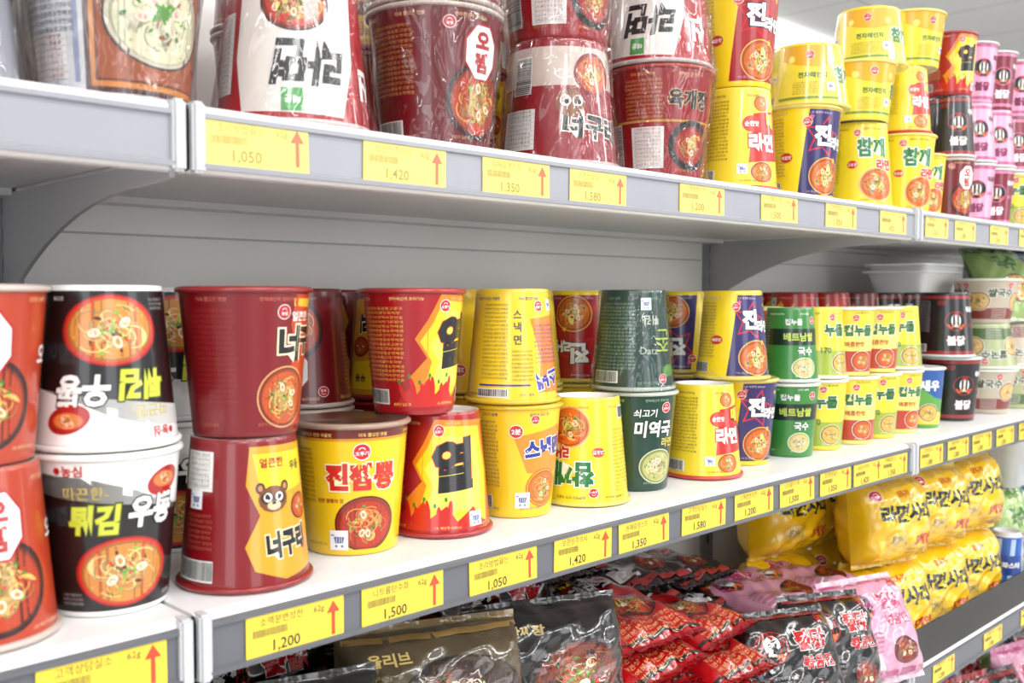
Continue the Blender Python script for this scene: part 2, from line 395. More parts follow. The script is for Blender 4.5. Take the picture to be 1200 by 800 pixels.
def d_cham(nm, base=(240, 214, 40), tcol=(22, 116, 58), t='참깨', t2='라면', sc=1.):
    a = Art()
    a.food(.14, .27, .22, 2, (210, 96, 30), (230, 200, 150), .9, 17, (245, 214, 116), (228, 140, 46))
    a.text(t, .08, .7, .23*sc, tcol, 3, oc=W, bold=.045, sx=.9); a.text(t2, .24, .5, .13*sc, (192, 34, 32), 4, oc=W, bold=.05)
    a.logo(-.1, .87, .045, 3); busy(a, (110, 100, 40), (110, 100, 40), 0)
    a.ell(-.15, .5, .06, .045, (205, 46, 34), 3); a.text('고소한', -.15, .5, .042, W, 3.5, bold=.02)
    info(a, -.5, (130, 130, 60), seed=9, n=17, w=.42, tab=False); info(a, -1.1, (110, 110, 60), seed=3); info(a, .9, (110, 110, 60), seed=1)
    D[nm] = (a, dict(base=base, rimc=(226, 210, 100), lid=(245, 235, 150)))
d_cham('cham')
a = Art()
a.poly([(-.5, .74), (-.2, .64), (.1, .6), (.5, .66), (.9, .78), (.9, .96), (-.5, .96)], (230, 172, 40), 1); a.logo(-.02, .8, .07, 3); a.text('전자레인지', .02, .48, .1, (40, 120, 60), 2, bold=.03); a.micro(-.3, .36, .62, 6, (120, 120, 60), 2, seed=3)
a.star(-.32, .74, .07, (250, 240, 120), 2, 12, .6); a.star(.34, .74, .07, (250, 240, 120), 2, 12, .6); a.text('참깨', .62, .5, .26, G, 2, oc=W, bold=.05); a.cart(.3, .3, .07, 3); info(a, -.75, (130, 130, 60), seed=1, n=8)
a.rect(-.5, .1, .5, .14, (120, 150, 60), 1.5)
D['chambig'] = (a, dict(base=(240, 218, 62), rimc=(232, 218, 110), lid=(245, 235, 150)))
def d_green():
    a = Art()
    a.food(.14, .25, .22, 2, (180, 180, 112), (215, 215, 200), .8, 19, (240, 224, 164), (112, 140, 56), False)
    a.text('쇠고기', -.02, .79, .085, W, 3, bold=.02, shear=.1); a.text('미역국', .08, .63, .17, W, 3, oc=(10, 40, 25), bold=.035, shear=.1, sx=.9)
    a.text('라면', .25, .49, .1, (215, 195, 100), 3, bold=.03)
    a.logo(.2, .84, .055, 3); a.rect(-.36, .1, -.22, .3, (215, 228, 215), 2); busy(a, (150, 190, 160), (150, 190, 160), 2)
    info(a, -.5, (140, 180, 150), seed=2, n=17, w=.42, tab=False); info(a, -1.15, (150, 190, 160), seed=3); info(a, .9, (150, 190, 160), seed=1)
    D['green'] = (a, dict(base=(14, 56, 42), rimc=(185, 192, 182), lid=(70, 110, 80)))
    a = Art()
    a.text('존', .24, .5, .26, (175, 200, 66), 3, oc=(10, 40, 25), bold=.0, shear=.1, rot=3.14); a.text('튀김', .1, .7, .1, (200, 210, 190), 3, bold=.02, rot=3.14); a.text('Datz', .06, .4, .1, (195, 210, 185), 3, bold=.0)
    a.logo(.2, .12, .05, 3); a.ell(.3, .2, .1, .06, (86, 142, 58), 2)
    a.cart(.04, .86, .06, 3); busy(a, (150, 190, 160), (150, 190, 160), 4)
    info(a, -.3, (140, 178, 152), seed=4, n=19, w=.48, tab=False); info(a, -1.0, (150, 190, 160), seed=3); info(a, .9, (150, 190, 160), seed=1)
    D['greenb'] = (a, dict(base=(24, 60, 50), rimc=(175, 185, 175), lid=(70, 110, 80)))
d_green()
def d_jin(nm, pc, left=Y, starc=(200, 36, 42)):
    a = Art()
    a.poly([(-.14, .05), (1.0, .05), (1.0, .95), (-.02, .95)], pc, 1)
    a.star(.14, .66, .23, starc, 2, 5, .5, .2); a.star(.14, .66, .195, pc, 2.3, 5, .5, .2)
    a.text('진', .13, .68, .23, W, 3, oc=(30, 20, 60), bold=.05); a.text('라면', .35, .6, .14, W, 3, oc=(30, 20, 60), bold=.05)
    for (x, y, c) in ((.4, .84, (240, 196, 50)), (.5, .74, (70, 170, 205)), (0, .87, (225, 100, 150)), (.3, .42, (240, 196, 50))): a.star(x, y, .035, c, 2.5)
    a.food(.2, .25, .22, 2, (200, 104, 38), (220, 190, 76), .9, 23, (240, 208, 116), (180, 56, 28))
    a.logo(-.04, .82, .05, 4); busy(a, (200, 180, 200), (200, 180, 200), 5)
    a.ell(-.26, .45, .07, .05, (195, 42, 40), 3); a.text('매운맛', -.26, .45, .042, W, 3.5, bold=.02)
    info(a, -.46, (100, 88, 104), seed=6, n=18, w=.38, tab=False); info(a, -1.1, (90, 70, 70), seed=3)
    D[nm] = (a, dict(base=left, rimc=(215, 196, 104), lid=(230, 210, 120)))
d_jin('jinpurple', (46, 34, 98)); d_jin('jinred', (166, 20, 32))
def d_jiny():
    a = Art()
    a.poly([(.04, .26), (.5, .3), (.55, .8), (.1, .74)], (195, 42, 36), 1)
    a.text('라면', .2, .46, .18, W, 3, oc=(180, 34, 32), bold=.05); a.text('매', .32, .68, .15, Y, 3, oc=(120, 14, 22), bold=.05)
    a.ell(.08, .64, .1, .08, (205, 60, 44), 2); a.text('순한맛', .08, .64, .055, W, 3, bold=.03)
    a.food(.18, .17, .13, 2, (215, 110, 36), (235, 215, 115), .8, 29); a.food(.2, .84, .1, 2, (215, 110, 36), (235, 215, 115), .8, 30, n=20)
    info(a, -.36, (110, 90, 50), seed=2, n=17, w=.44, tab=False); a.cart(-.02, .2, .05, 4); info(a, -1.0, (90, 60, 30), seed=3); info(a, .9, (90, 60, 30), seed=4); busy(a, (130, 80, 40), (130, 80, 40), 3)
    D['jinyellow'] = (a, dict(base=(240, 212, 50), rimc=(200, 64, 54), lid=(240, 225, 150)))
d_jiny()
def d_rice():
    a = Art()
    a.rect(-.7, .5, .7, .72, (22, 40, 28), 1); a.text('베트남쌀', .02, .61, .12, (186, 208, 76), 2, bold=.03)
    a.text('국수', .1, .42, .12, W, 2, oc=(20, 80, 30), bold=.03); a.food(.08, .2, .17, 2, (215, 190, 120), W, .8, 31, (245, 234, 190), (170, 190, 110), False)
    a.logo(.24, .83, .055, 3); a.text('컵누들', -.06, .81, .09, W, 2, bold=.03); info(a, -.6, (210, 230, 195), seed=4, n=17, w=.38, tab=False); busy(a, W, W, 3)
    info(a, .8, (210, 230, 195), seed=4)
    D['rice'] = (a, dict(base=(56, 130, 54), rimc=(222, 224, 212), lid=(150, 200, 120)))
    a = Art()
    a.rect(-1.8, .66, 1.8, .95, (240, 208, 54), 1); a.rect(-.6, .06, .8, .36, (186, 62, 40), 1)
    a.text('컵누들', .05, .66, .17, (44, 112, 54), 3, oc=W, ow=.05, bold=.05, sx=.9); a.text('매콤한맛', .0, .46, .08, (180, 46, 34), 3, bold=.02)
    a.food(.12, .22, .17, 2, (210, 94, 36), W, .85, 37); a.logo(.0, .84, .05, 3); info(a, -.6, (120, 130, 70), seed=4, n=16, w=.34, tab=False); info(a, .8, (90, 110, 40), seed=4); busy(a, (60, 110, 60), W, 1)
    D['cupy'] = (a, dict(base=(240, 226, 120), rimc=(230, 230, 218), lid=(245, 235, 150)))
    a = Art()
    a.rect(-1.8, .06, 1.8, .4, (160, 178, 60), 1); a.text('누들', .04, .68, .18, (36, 100, 50), 3, oc=W, ow=.05, bold=.05); a.text('170', -.1, .4, .11, (60, 110, 50), 3, bold=.03)
    a.food(.14, .22, .17, 2, (220, 180, 84), W, .85, 41); a.logo(.0, .86, .05, 3); info(a, -.55, (110, 120, 60), seed=5, n=16, w=.34, tab=False); info(a, .8, (90, 110, 40), seed=4); busy(a, (60, 110, 60), W, 1)
    D['cupg'] = (a, dict(base=(234, 214, 60), rimc=(230, 230, 218), lid=(235, 235, 150)))
    a = Art()
    a.poly([(-.4, .95), (.7, .95), (.7, .4), (.2, .5), (-.1, .7)], (40, 86, 158), 1); a.text('새우', .1, .7, .18, W, 3, bold=.05); a.food(.1, .25, .18, 2, (220, 180, 84), W, .85, 43)
    a.poly([(-.5, .06), (.8, .06), (.8, .2), (-.4, .34)], (240, 210, 52), 1.2); info(a, -.75, (50, 90, 50), seed=5)
    D['cupb'] = (a, dict(base=(90, 160, 68), rimc=(230, 230, 218), lid=(235, 235, 230)))
d_rice()
def chick(a, cx, cy, s, l, acc):
    E = lambda x, y, rx, ry, c, k, n=16: a.ell(cx+x*s, cy+y*s, rx*s, ry*s, c, l+k, n)
    E(0, 0, 1, .9, acc, 0, 24); E(0, 0, .92, .82, K, .3, 24); E(0, .05, .45, .6, W, .6); a.poly([(cx-.2*s, cy+.5*s), (cx-.12*s, cy+.9*s), (cx, cy+.6*s), (cx+.14*s, cy+.92*s), (cx+.22*s, cy+.5*s)], RD, l+.9)
    E(-.16, .15, .08, .12, K, .9, 8); E(.16, .15, .08, .12, K, .9, 8); a.poly([(cx-.15*s, cy-.05*s), (cx+.15*s, cy-.05*s), (cx, cy-.28*s)], (240, 150, 40), l+.9)
    a.poly([(cx-.8*s, cy-.3*s), (cx-.5*s, cy-.7*s), (cx, cy-.55*s), (cx+.5*s, cy-.75*s), (cx+.8*s, cy-.3*s), (cx, cy-.4*s)], (225, 100, 36), l+.8)
def d_chick(nm, base, acc, tcol=W, t='불닭'):
    a = Art(); chick(a, .0, .56, .17, 2, acc)
    a.text(t, .0, .26, .15, tcol, 3, oc=acc, ow=.03, bold=.04); a.text('볶음면', .3, .74, .09, tcol, 3, bold=.03); a.text('HOT', .28, .5, .08, acc, 3, bold=.03)
    a.text('삼양', -.22, .84, .08, acc, 2, bold=.04); a.rect(-2, .05, 2, .1, acc, 1.5); a.rect(-2, .9, 2, .95, acc, 1.5)
    info(a, -.55, (190, 190, 190) if sum(base) < 300 else (120, 50, 80), seed=4, n=14, w=.34, tab=False); info(a, .8, (190, 190, 190), seed=2)
    D[nm] = (a, dict(base=base, rimc=(215, 215, 215), lid=W))
d_chick('fire', (22, 20, 22), (150, 40, 40)); d_chick('pink', (226, 164, 194), (196, 84, 134), (120, 30, 75)); d_chick('pinkred', (128, 32, 56), (215, 124, 162))
def d_bowl(nm, base, c2):
    a = Art(); a.rect(-2.4, .1, 2.4, .34, c2, 1)
    for k in range(-3, 4):
        a.text('쌀국수', k*.9, .68, .2, (70, 80, 50), 3, oc=W, bold=.04); a.food(k*.9+.45, .5, .24, 2, (215, 180, 112), W, .9, 50+k, n=20); a.micro(k*.9-.2, .3, .4, 4, W, 2, size=.04, seed=k); a.logo(k*.9+.2, .84, .07, 4)
    D[nm] = (a, dict(base=base, rimc=(228, 228, 216), lid=(235, 230, 215)))
d_bowl('bowlg', (168, 176, 130), (80, 104, 56)); d_bowl('bowlr', (190, 178, 158), (126, 56, 46))
def d_bone():
    a = Art()
    a.rect(-.2, .05, .66, .95, (76, 40, 36), 1); a.rect(-.17, .08, .63, .95, (205, 128, 54), 1.3); a.rect(-.145, .11, .605, .95, (110, 50, 36), 1.6); a.rect(-.13, .125, .59, .95, (160, 84, 50), 1.9)
    a.food(.22, .46, .33, 2.2, (216, 212, 178), (62, 50, 45), .8, 61, (242, 236, 206), (200, 192, 172), False, 60)
    for i in range(14): a.ell(.22+.03*math.cos(i*2.4)*(i % 4), .5+.018*math.sin(i*2.4)*(i % 5), .03, .012, (90, 150, 60), 5.2+.02*i, 8, i)
    a.text('사리곰탕', .22, .84, .17, W, 6, oc=(60, 20, 15), bold=.05)
    a.micro(-.64, .9, .4, 14, (90, 90, 100), 2, seed=3, size=.03); a.table(-.64, .12, -.3, .36, 2, fg=(150, 30, 30)); a.rect(-.26, .1, -.23, .9, (150, 155, 180), 2)
    info(a, 1.0, (90, 90, 90), seed=5); info(a, -1.1, (90, 90, 90), seed=4)
    D['bone'] = (a, dict(base=(214, 214, 218), rimc=(205, 205, 208), lid=W, film=True))
    a = Art()
    a.poly([(-.44, .06), (.34, .06), (.36, .6), (.3, .92), (-.3, .94), (-.4, .6)], (228, 220, 214), 1)
    a.food(-.02, .26, .22, 2, (195, 56, 28), K, .8, 67); a.text('라면', -.1, .62, .29, K, 3, bold=.045, shear=.2, sx=.85); a.rect(-.06, .78, .06, .92, (76, 155, 80), 6); a.text('매운', .0, .85, .05, W, 6.5, bold=.03)
    a.table(.4, .3, .74, .8, 2, fg=(120, 40, 40)); a.text('신', -.56, .7, .2, W, 3, bold=.06); info(a, 1.15, (240, 210, 190), seed=5); info(a, -1.25, (240, 210, 190), seed=5)
    D['beef'] = (a, dict(base=(166, 18, 30), rimc=(200, 186, 186), lid=(200, 60, 50), film=True))
    a = Art()
    a.ell(.14, .3, .24, .22, K, 1.5); a.food(.14, .3, .2, 2, (170, 38, 20), K, .9, 71); a.text('육개장', .1, .7, .17, K, 3, oc=(225, 195, 145), ow=.03, bold=.045, sx=.9)
    a.table(-.44, .1, -.14, .46, 3, fg=(150, 30, 30)); a.micro(-.5, .86, .36, 10, (215, 160, 92), 2, seed=3); a.rect(-.6, .5, .7, .52, (200, 150, 64), 1.4); busy(a, (230, 180, 110), (230, 180, 110), 2)
    a.barcode(-.85, .1, -.55, .5, 3, 2, rot=True); info(a, 1., (230, 180, 110), seed=3); info(a, -1.2, (230, 180, 110), seed=3)
    D['yuk'] = (a, dict(base=(152, 16, 26), rimc=(170, 56, 48), lid=(190, 60, 50), film=True))
    a = Art()
    a.rect(-1., .62, .9, .93, (205, 186, 176), 1); a.text('너구리', .18, .3, .2, K, 3, oc=(235, 225, 215), bold=.05, rot=-.08); a.food(.2, .72, .19, 2, (195, 76, 28), DR, .9, 73)
    a.ell(-.02, .48, .12, .11, (130, 78, 46), 5); a.ell(-.06, .5, .045, .045, W, 5.3, 12); a.ell(.04, .5, .045, .045, W, 5.3, 12)
    a.ell(-.05, .49, .018, .022, K, 5.6, 8); a.ell(.05, .49, .018, .022, K, 5.6, 8)
    a.barcode(-.52, .56, -.34, .86, 3, 5, rot=True); a.table(-.62, .12, -.3, .44, 3); info(a, 1., (240, 210, 190), seed=3); info(a, -1.2, (120, 60, 50), seed=3)
    D['raccoonbig'] = (a, dict(base=(142, 20, 32), rimc=(195, 175, 175), lid=(190, 60, 50), film=True))
d_bone()
D['squidbig'] = (D['squid'][0], dict(D['squid'][1], film=True))
D['silver'] = (D['bone'][0], dict(D['bone'][1], base=(150, 152, 162)))
for nm in ('raccoon', 'squidorange', 'hot', 'snackb', 'cham', 'greenb', 'jinyellow', 'jinpurple', 'jinred', 'rice', 'cupg', 'squid', 'raccoonbig', 'squidbig', 'chambig', 'pink', 'fire', 'pinkred'):
    D[nm+'_f'] = (D[nm][0].flip(), D[nm][1])

_cm = {}
def cup(design, size, s, w, z, inv=False, turn=0., film=False):
    k = (design, size, film)
    if k not in _cm:
        a, kw = D[design]
        if film: kw = dict(kw, film=True)
        _cm[k] = cup_mesh('cup_'+design, size, a, **kw)
    ob = bpy.data.objects.new('instant_noodle_cup', _cm[k]); SC.collection.objects.link(ob)
    th = -math.atan2(s, w)*.85+math.radians(turn)
    H = SIZES[size][0]
    ob.rotation_euler = (0, math.pi if inv else 0, th)
    ob.location = (s, w, z+(H if inv else 0)+.0006)
    return z+H+.0008

# ------------------------------------------------------------------ layout constants (metres)
ZM = 1.0; ZU = 1.3256; ZB = .6744; ZF = .33; WF = .59; WB = .93
CAMZ = 1.2038
J = [-.774, .296, 1.3665, 2.437, 3.507]

# ------------------------------------------------------------------ gondola shelving
M_WHITE = new_mat('white_enamel_steel', (234, 234, 234), .35, noise=.03)
M_PANEL = new_mat('back_panel_enamel', (250, 249, 245), .4, noise=.02, nscale=6)
M_POST = new_mat('grey_upright_steel', (150, 150, 154), .4, noise=.05)
M_BRK = new_mat('grey_bracket_steel', (178, 178, 181), .4, noise=.05)
M_RAIL = new_mat('grey_price_rail_plastic', (98, 100, 106), .35, noise=.05)
M_RAILU = new_mat('lit_price_rail_plastic', (154, 155, 162), .35, noise=.05)  # upper rail: stronger light up there put into a paler grey
M_CAP = new_mat('rail_end_cap_plastic', (196, 197, 200), .35)
M_DARK = new_mat('post_slot_dark', (25, 25, 27), .7)
gond = bpy.data.objects.new('gondola_shelving', None); SC.collection.objects.link(gond)
def add(name, me, parent=None, loc=(0, 0, 0), rot=(0, 0, 0)):
    ob = bpy.data.objects.new(name, me); SC.collection.objects.link(ob)
    ob.location = loc; ob.rotation_euler = rot
    if parent: ob.parent = parent
    return ob
def box(name, x0, x1, y0, y1, z0, z1, mat, parent=None, bev=0.):
    bm = bmesh.new(); bmesh.ops.create_cube(bm, size=1)
    for v in bm.verts: v.co = Vector(((x0+x1)/2+v.co.x*(x1-x0), (y0+y1)/2+v.co.y*(y1-y0), (z0+z1)/2+v.co.z*(z1-z0)))
    if bev > 0: bmesh.ops.bevel(bm, geom=bm.edges[:], offset=bev, segments=2, affect='EDGES')
    me = bpy.data.meshes.new(name); bm.to_mesh(me); bm.free(); me.materials.append(mat)
    return add(name, me, parent)
def extr(name, prof, x0, x1, mat, parent):
    n = len(prof); V = [(x0, y, z) for y, z in prof]+[(x1, y, z) for y, z in prof]
    F = [(i, (i+1) % n, n+(i+1) % n, n+i) for i in range(n)]+[tuple(range(n))[::-1], tuple(range(n, 2*n))]
    me = bpy.data.meshes.new(name); me.from_pydata(V, [], F); me.materials.append(mat)
    bm = bmesh.new(); bm.from_mesh(me); bmesh.ops.recalc_face_normals(bm, faces=bm.faces[:]); bm.to_mesh(me); bm.free()
    return add(name, me, parent)
def deck(z, rail, i):
    x0, x1 = J[i]+.002, J[i+1]-.002
    prof = [(WB, z), (WF+.006, z), (WF+.002, z-.0015), (WF, z-.005), (WF, z-.041), (WF+.003, z-.043), (WF+.014, z-.043), (WF+.014, z-.034), (WF+.04, z-.034), (WF+.04, z-.030), (WB-.03, z-.030), (WB-.03, z-.036), (WB, z-.036)]
    extr('shelf_deck', prof, x0, x1, M_WHITE, gond)
    rp = [(WF, z-.005), (WF-.004, z-.006), (WF-.004, z-.009), (WF-.0015, z-.010), (WF-.0015, z-.0365), (WF-.0045, z-.038), (WF-.004, z-.041), (WF, z-.041)]
    extr('price_rail', rp, x0+.004, x1-.004, rail, gond)
    for xx in (x0+.0045, x1-.0045): box('rail_end_cap', xx-.0045, xx+.0045, WF-.006, WF+.008, z-.044, z+.0008, M_CAP, gond, .0018)
for i in range(4):
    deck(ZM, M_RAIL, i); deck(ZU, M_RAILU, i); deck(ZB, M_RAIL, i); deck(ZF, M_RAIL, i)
    box('back_panel', J[i]+.016, J[i+1]-.016, WB+.001, WB+.012, .1, 1.55, M_PANEL, gond)
    box('kick_plate', J[i], J[i+1], .64, .66, 0.001, .28, M_POST, gond)
    box('panel_rib', J[i]+.016, J[i+1]-.016, WB-.001, WB+.001, ZM+.262, ZM+.264, M_CAP, gond)
def bracket(x, z):
    top = z-.033; P = [(WF+.02, top), (WF+.02, top-.012)]
    for k in range(9):
        t = k/8; P.append((WF+.05+(.25)*t, top-.014-.062*(t**2.2)))
    P += [(WB-.012, top-.10), (WB, top-.105), (WB, top)]
    extr('shelf_bracket', P, x-.0018, x+.0018, M_BRK, gond)
for x in J:
    box('upright_post', x-.0155, x+.0155, WB-.004, WB+.03, 0.001, 1.6, M_POST, gond, .001)
    zz = .75
    while zz < 1.58:
        box('post_slot', x-.002, x+.002, WB-.0046, WB-.0038, zz, zz+.014, M_DARK, gond); zz += .05 if zz < 1.0 else .025
    for z in (ZM, ZU, ZB): bracket(x, z)

# ------------------------------------------------------------------ price tags
def tag_mesh(price, seed, lit=False):
    a = Art(); w, h = .039, .0155
    bg = (238, 218, 112) if lit else (238, 208, 62)  # upper tags: wash-out by overhead light put into paler paper and ink
    tx = (160, 140, 80) if lit else (84, 76, 46); ar = (226, 110, 78) if lit else (216, 70, 42)
    a.rect(-w, -h, w, h, bg, 1)
    V, F = get_text(FILL[seed % 6][:6], .0, 2)
    for f in F: a.f.append(([(-.012+V[j][0]*.0062, .0095+V[j][1]*.0066) for j in f], tx, 2))
    a.text('62g', .018, .0085, .0062, tx, 2, bold=0)
    x = -.034; rr = random.Random(seed)
    while x < -.008:
        q = rr.choice((.0003, .0006)); a.rect(x, -.0006, x+q, .0046, tx, 2); x += q+.0005
    a.text(price, -.008, -.0085, .0105, tx if lit else (50, 46, 34), 2, bold=.012)
    a.poly([(.03, .0125), (.0245, .004), (.0285, .004), (.0285, -.012), (.0315, -.012), (.0315, .004), (.0355, .004)], ar, 2)
    b = MB(); b.decals(a.f, lambda u, v, l: ((u, -.00012*l, v), (0, -1, 0)))
    k = [b.addv(p) for p in ((-w, .0006, -h), (w, .0006, -h), (w, .0006, h), (-w, .0006, h))]
    b.face((k[3], k[2], k[1], k[0]), (240, 215, 50))
    return b.mesh('price_tag', [M_TAG])
PR = ('1,200', '1,500', '1,050', '1,420', '1,350', '1,580')
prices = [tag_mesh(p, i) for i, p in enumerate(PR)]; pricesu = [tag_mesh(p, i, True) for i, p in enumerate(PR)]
def tags(xs, z, off=0):
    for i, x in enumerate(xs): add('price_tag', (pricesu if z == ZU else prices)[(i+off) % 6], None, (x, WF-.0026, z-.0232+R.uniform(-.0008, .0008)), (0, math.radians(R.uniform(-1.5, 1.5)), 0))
tags([-.1, .05, .238, .371, .465, .571, .671, .760, .860, .956, 1.049, 1.142, 1.228, 1.306, 1.427, 1.523, 1.617, 1.717, 1.82, 1.93, 2.05, 2.18, 2.3], ZM, 3)
tags([-.1, .06, .345, .469, .586, .690, .852, 1.002, 1.146, 1.29, 1.43, 1.533, 1.671, 1.8, 1.95, 2.1, 2.3], ZU)
tags([.1, .4, .6, .8, 1., 1.2, 1.485, 1.682, 1.85, 2.05, 2.25], ZB)

# ------------------------------------------------------------------ cups, middle shelf
z = cup('squidorange_f', 'M', .186, .65, ZM, True, -14); cup('squidorange', 'M', .184, .652, z, False, -18)
z = cup('udon', 'M', .272, .66, ZM, False, 8); cup('udon', 'M', .272, .662, z, True, 6)
z = cup('raccoon_f', 'M', .366, .647, ZM, True, 4); cup('raccoonb', 'M', .369, .649, z, False, 12)
cup('jjam', 'M', .477, .67, ZM, False, 2)
cup('hot_f', 'm', .569, .665, ZM, True, -6); cup('hot', 'm', .540, .667, ZM+.1058, False, 36)
z = cup('snack', 'm', .664, .668, ZM, False, 10); cup('snackb_f', 'm', .660, .668, z, True, 4)
cup('cham', 'm', .754, .658, ZM, True, -12)
z = cup('green', 'm', .845, .666, ZM, False, 10); cup('greenb_f', 'm', .841, .667, z, True, 8, True)
z = cup('jinyellow_f', 'm', .958, .657, ZM, True, 6); z = cup('jinpurple', 'm', 1.066, .675, ZM, False, -2); cup('jinpurple_f', 'm', 1.034, .668, z, True, 4)
z = cup('rice', 'S', 1.160, .662, ZM, False, 2); cup('rice_f', 'S', 1.158, .662, z, True, 10)
z = cup('cupg', 'S', 1.24, .664, ZM, False, 0); cup('cupg_f', 'S', 1.238, .664, z, True, 24)
z = cup('cupy', 'S', 1.32, .658, ZM, False, 2); cup('cupy', 'S', 1.312, .66, z, False, 8)
z = cup('cupg', 'S', 1.40, .662, ZM, False, 10); cup('cupy', 'S', 1.398, .662, z, False, 2)
z = cup('cupy', 'S', 1.48, .664, ZM, False, 20); cup('cupg_f', 'S', 1.478, .664, z, True, 4)
cup('cupb', 'S', 1.562, .664, ZM, False, 0)
z = cup('fire', 'M', 1.69, .667, ZM, False, 20); cup('fire_f', 'M', 1.668, .67, z, True, 15)
for k, (sx, n) in enumerate(((1.84, 3), (1.96, 2), (2.08, 2), (2.2, 2), (2.33, 3))):
    z = ZM
    for q in range(n): z = cup('bowlg' if (q+k) % 2 else 'bowlr', 'B', sx, .668, z, q % 2 == 1, 10*q)
z = cup('udon', 'M', .085, .66, ZM, False, 0); cup('udon', 'M', .085, .66, z, True, 0)
row1 = [(.08, 'squid'), (.18, 'udon'), (.278, 'udon'), (.376, 'udon'), (.50, 'squid'), (.60, 'raccoon'), (.69, 'snack'), (.782, 'cham'), (.876, 'jinred'), (.98, 'greenb'), (1.078, 'jinpurple'), (1.175, 'rice'), (1.27, 'cupy'), (1.37, 'hot'), (1.47, 'hot'), (1.57, 'squid'), (1.67, 'fire'), (1.77, 'fire'), (1.88, 'hot'), (1.99, 'raccoon'), (2.1, 'fire'), (2.2, 'fire'), (2.3, 'jinred')]
for i, (sx, d) in enumerate(row1):
    sz = 'm' if d not in ('rice', 'cupy') else 'S'
    z = cup(d, sz, sx, .776, ZM, False, R.uniform(-25, 25)); cup(d, sz, sx, .776, z, True, R.uniform(-25, 25))
for i in range(24):
    sx = .1+i*.098; d = ['udon', 'squid', 'squid', 'udon', 'raccoon', 'raccoon', 'hot', 'hot', 'jinred', 'jinred', 'greenb', 'jinpurple', 'jinred', 'rice', 'hot', 'raccoon', 'fire', 'hot', 'hot', 'fire'][i % 20]
    z = cup(d, 'm', sx, .873, ZM, False, R.uniform(-25, 25)); cup(d, 'm', sx, .873, z, True, R.uniform(-25, 25))

# ------------------------------------------------------------------ cups, upper shelf
cup('silver', 'L', .165, .668, ZU, True, -40)
cup('bone', 'L', .285, .668, ZU, False, 2)
cup('beef', 'L', .420, .662, ZU, True, -6)
z = cup('squidbig', 'L', .566, .668, ZU, False, 14); cup('squidbig_f', 'L', .566, .668, z, True, 24)
z = cup('raccoonbig_f', 'L', .720, .665, ZU, True, 8); cup('yuk', 'L', .722, .667, z, False, 20)
z = cup('yuk', 'L', .880, .664, ZU, False, 16); cup('beef', 'L', .878, .665, z, True, -30)
z = cup('jinyellow_f', 'T', 1.020, .655, ZU, True, 2); cup('jinred', 'T', 1.020, .655, z, False, -2)
z = cup('jinpurple', 'T', 1.176, .657, ZU, False, 4); cup('chambig_f', 'Q', 1.192, .66, z, True, -4)
z = cup('cham_f', 'T', 1.335, .66, ZU, True, 4); z = cup('chambig', 'Q', 1.326, .66, z, False, 20); cup('chambig_f', 'Q', 1.365, .662, z, True, -10)
z = cup('cham', 'T', 1.475, .66, ZU, False, 8); z = cup('jinyellow_f', 'P', 1.475, .66, z, True, 4); cup('chambig', 'Q', 1.49, .66, z, False, 34)
cup('cham', 'P', 1.562, .672, ZU, False, 10)
for k, (sx, ds) in enumerate(((1.645, ('squid', 'fire_f', 'hot')), (1.735, ('pink', 'pink_f', 'pink')), (1.825, ('pinkred', 'pink_f', 'pinkred')), (1.918, ('cupg', 'pinkred_f', 'pink')), (2.012, ('pink', 'fire_f', 'pink')), (2.11, ('fire', 'pink_f', 'fire')), (2.21, ('pink', 'pink_f', 'pink')))):
    z = ZU
    for q, d in enumerate(ds): z = cup(d, 'P', sx, .66, z, q % 2 == 1, 6*q+8)
for i in range(19):
    sx = .12+i*.118; d = ['bone', 'beef', 'beef', 'squid', 'raccoon', 'raccoon', 'yuk', 'hot', 'jinyellow', 'cham', 'cham', 'cham', 'fire', 'hot', 'pink', 'pink'][i % 16]
    z = ZU
    for q in range(2): z = cup(d, 'M' if d not in ('bone', 'beef', 'yuk') else 'T', sx, .79 if i > 0 else .8, z, q == 1, R.uniform(-20, 20))

# ------------------------------------------------------------------ stacked white trays on top of the rear cups
M_TRAY = new_mat('white_tray_plastic', (246, 246, 244), .4)
def tray(x, y, z):
    bm = bmesh.new(); prof = [(.05, 0), (.062, .0), (.074, .034), (.083, .035), (.083, .039), (.071, .039), (.058, .004)]
    rings = []
    for r, h in prof:
        ring = []
        for k in range(40):
            t = 2*math.pi*(k+.5)/40; c, s_ = math.cos(t), math.sin(t)
            e = .22; ring.append(bm.verts.new((math.copysign(abs(c)**e, c)*r*1.05, math.copysign(abs(s_)**e, s_)*r*.75, h)))
        rings.append(ring)
    for a, b in zip(rings, rings[1:]):
        for k in range(40): bm.faces.new((a[k], a[(k+1) % 40], b[(k+1) % 40], b[k]))
    bm.faces.new(rings[0][::-1]); bm.faces.new(rings[-1])
    bmesh.ops.recalc_face_normals(bm, faces=bm.faces[:])
    me = bpy.data.meshes.new('plastic_tray'); bm.to_mesh(me); bm.free(); me.materials.append(M_TRAY)
    return add('plastic_tray', me, None, (x, y, z))
zt = ZM+.2122
for k in range(2): tray(1.82+.006*k, .79, zt+k*.0125)

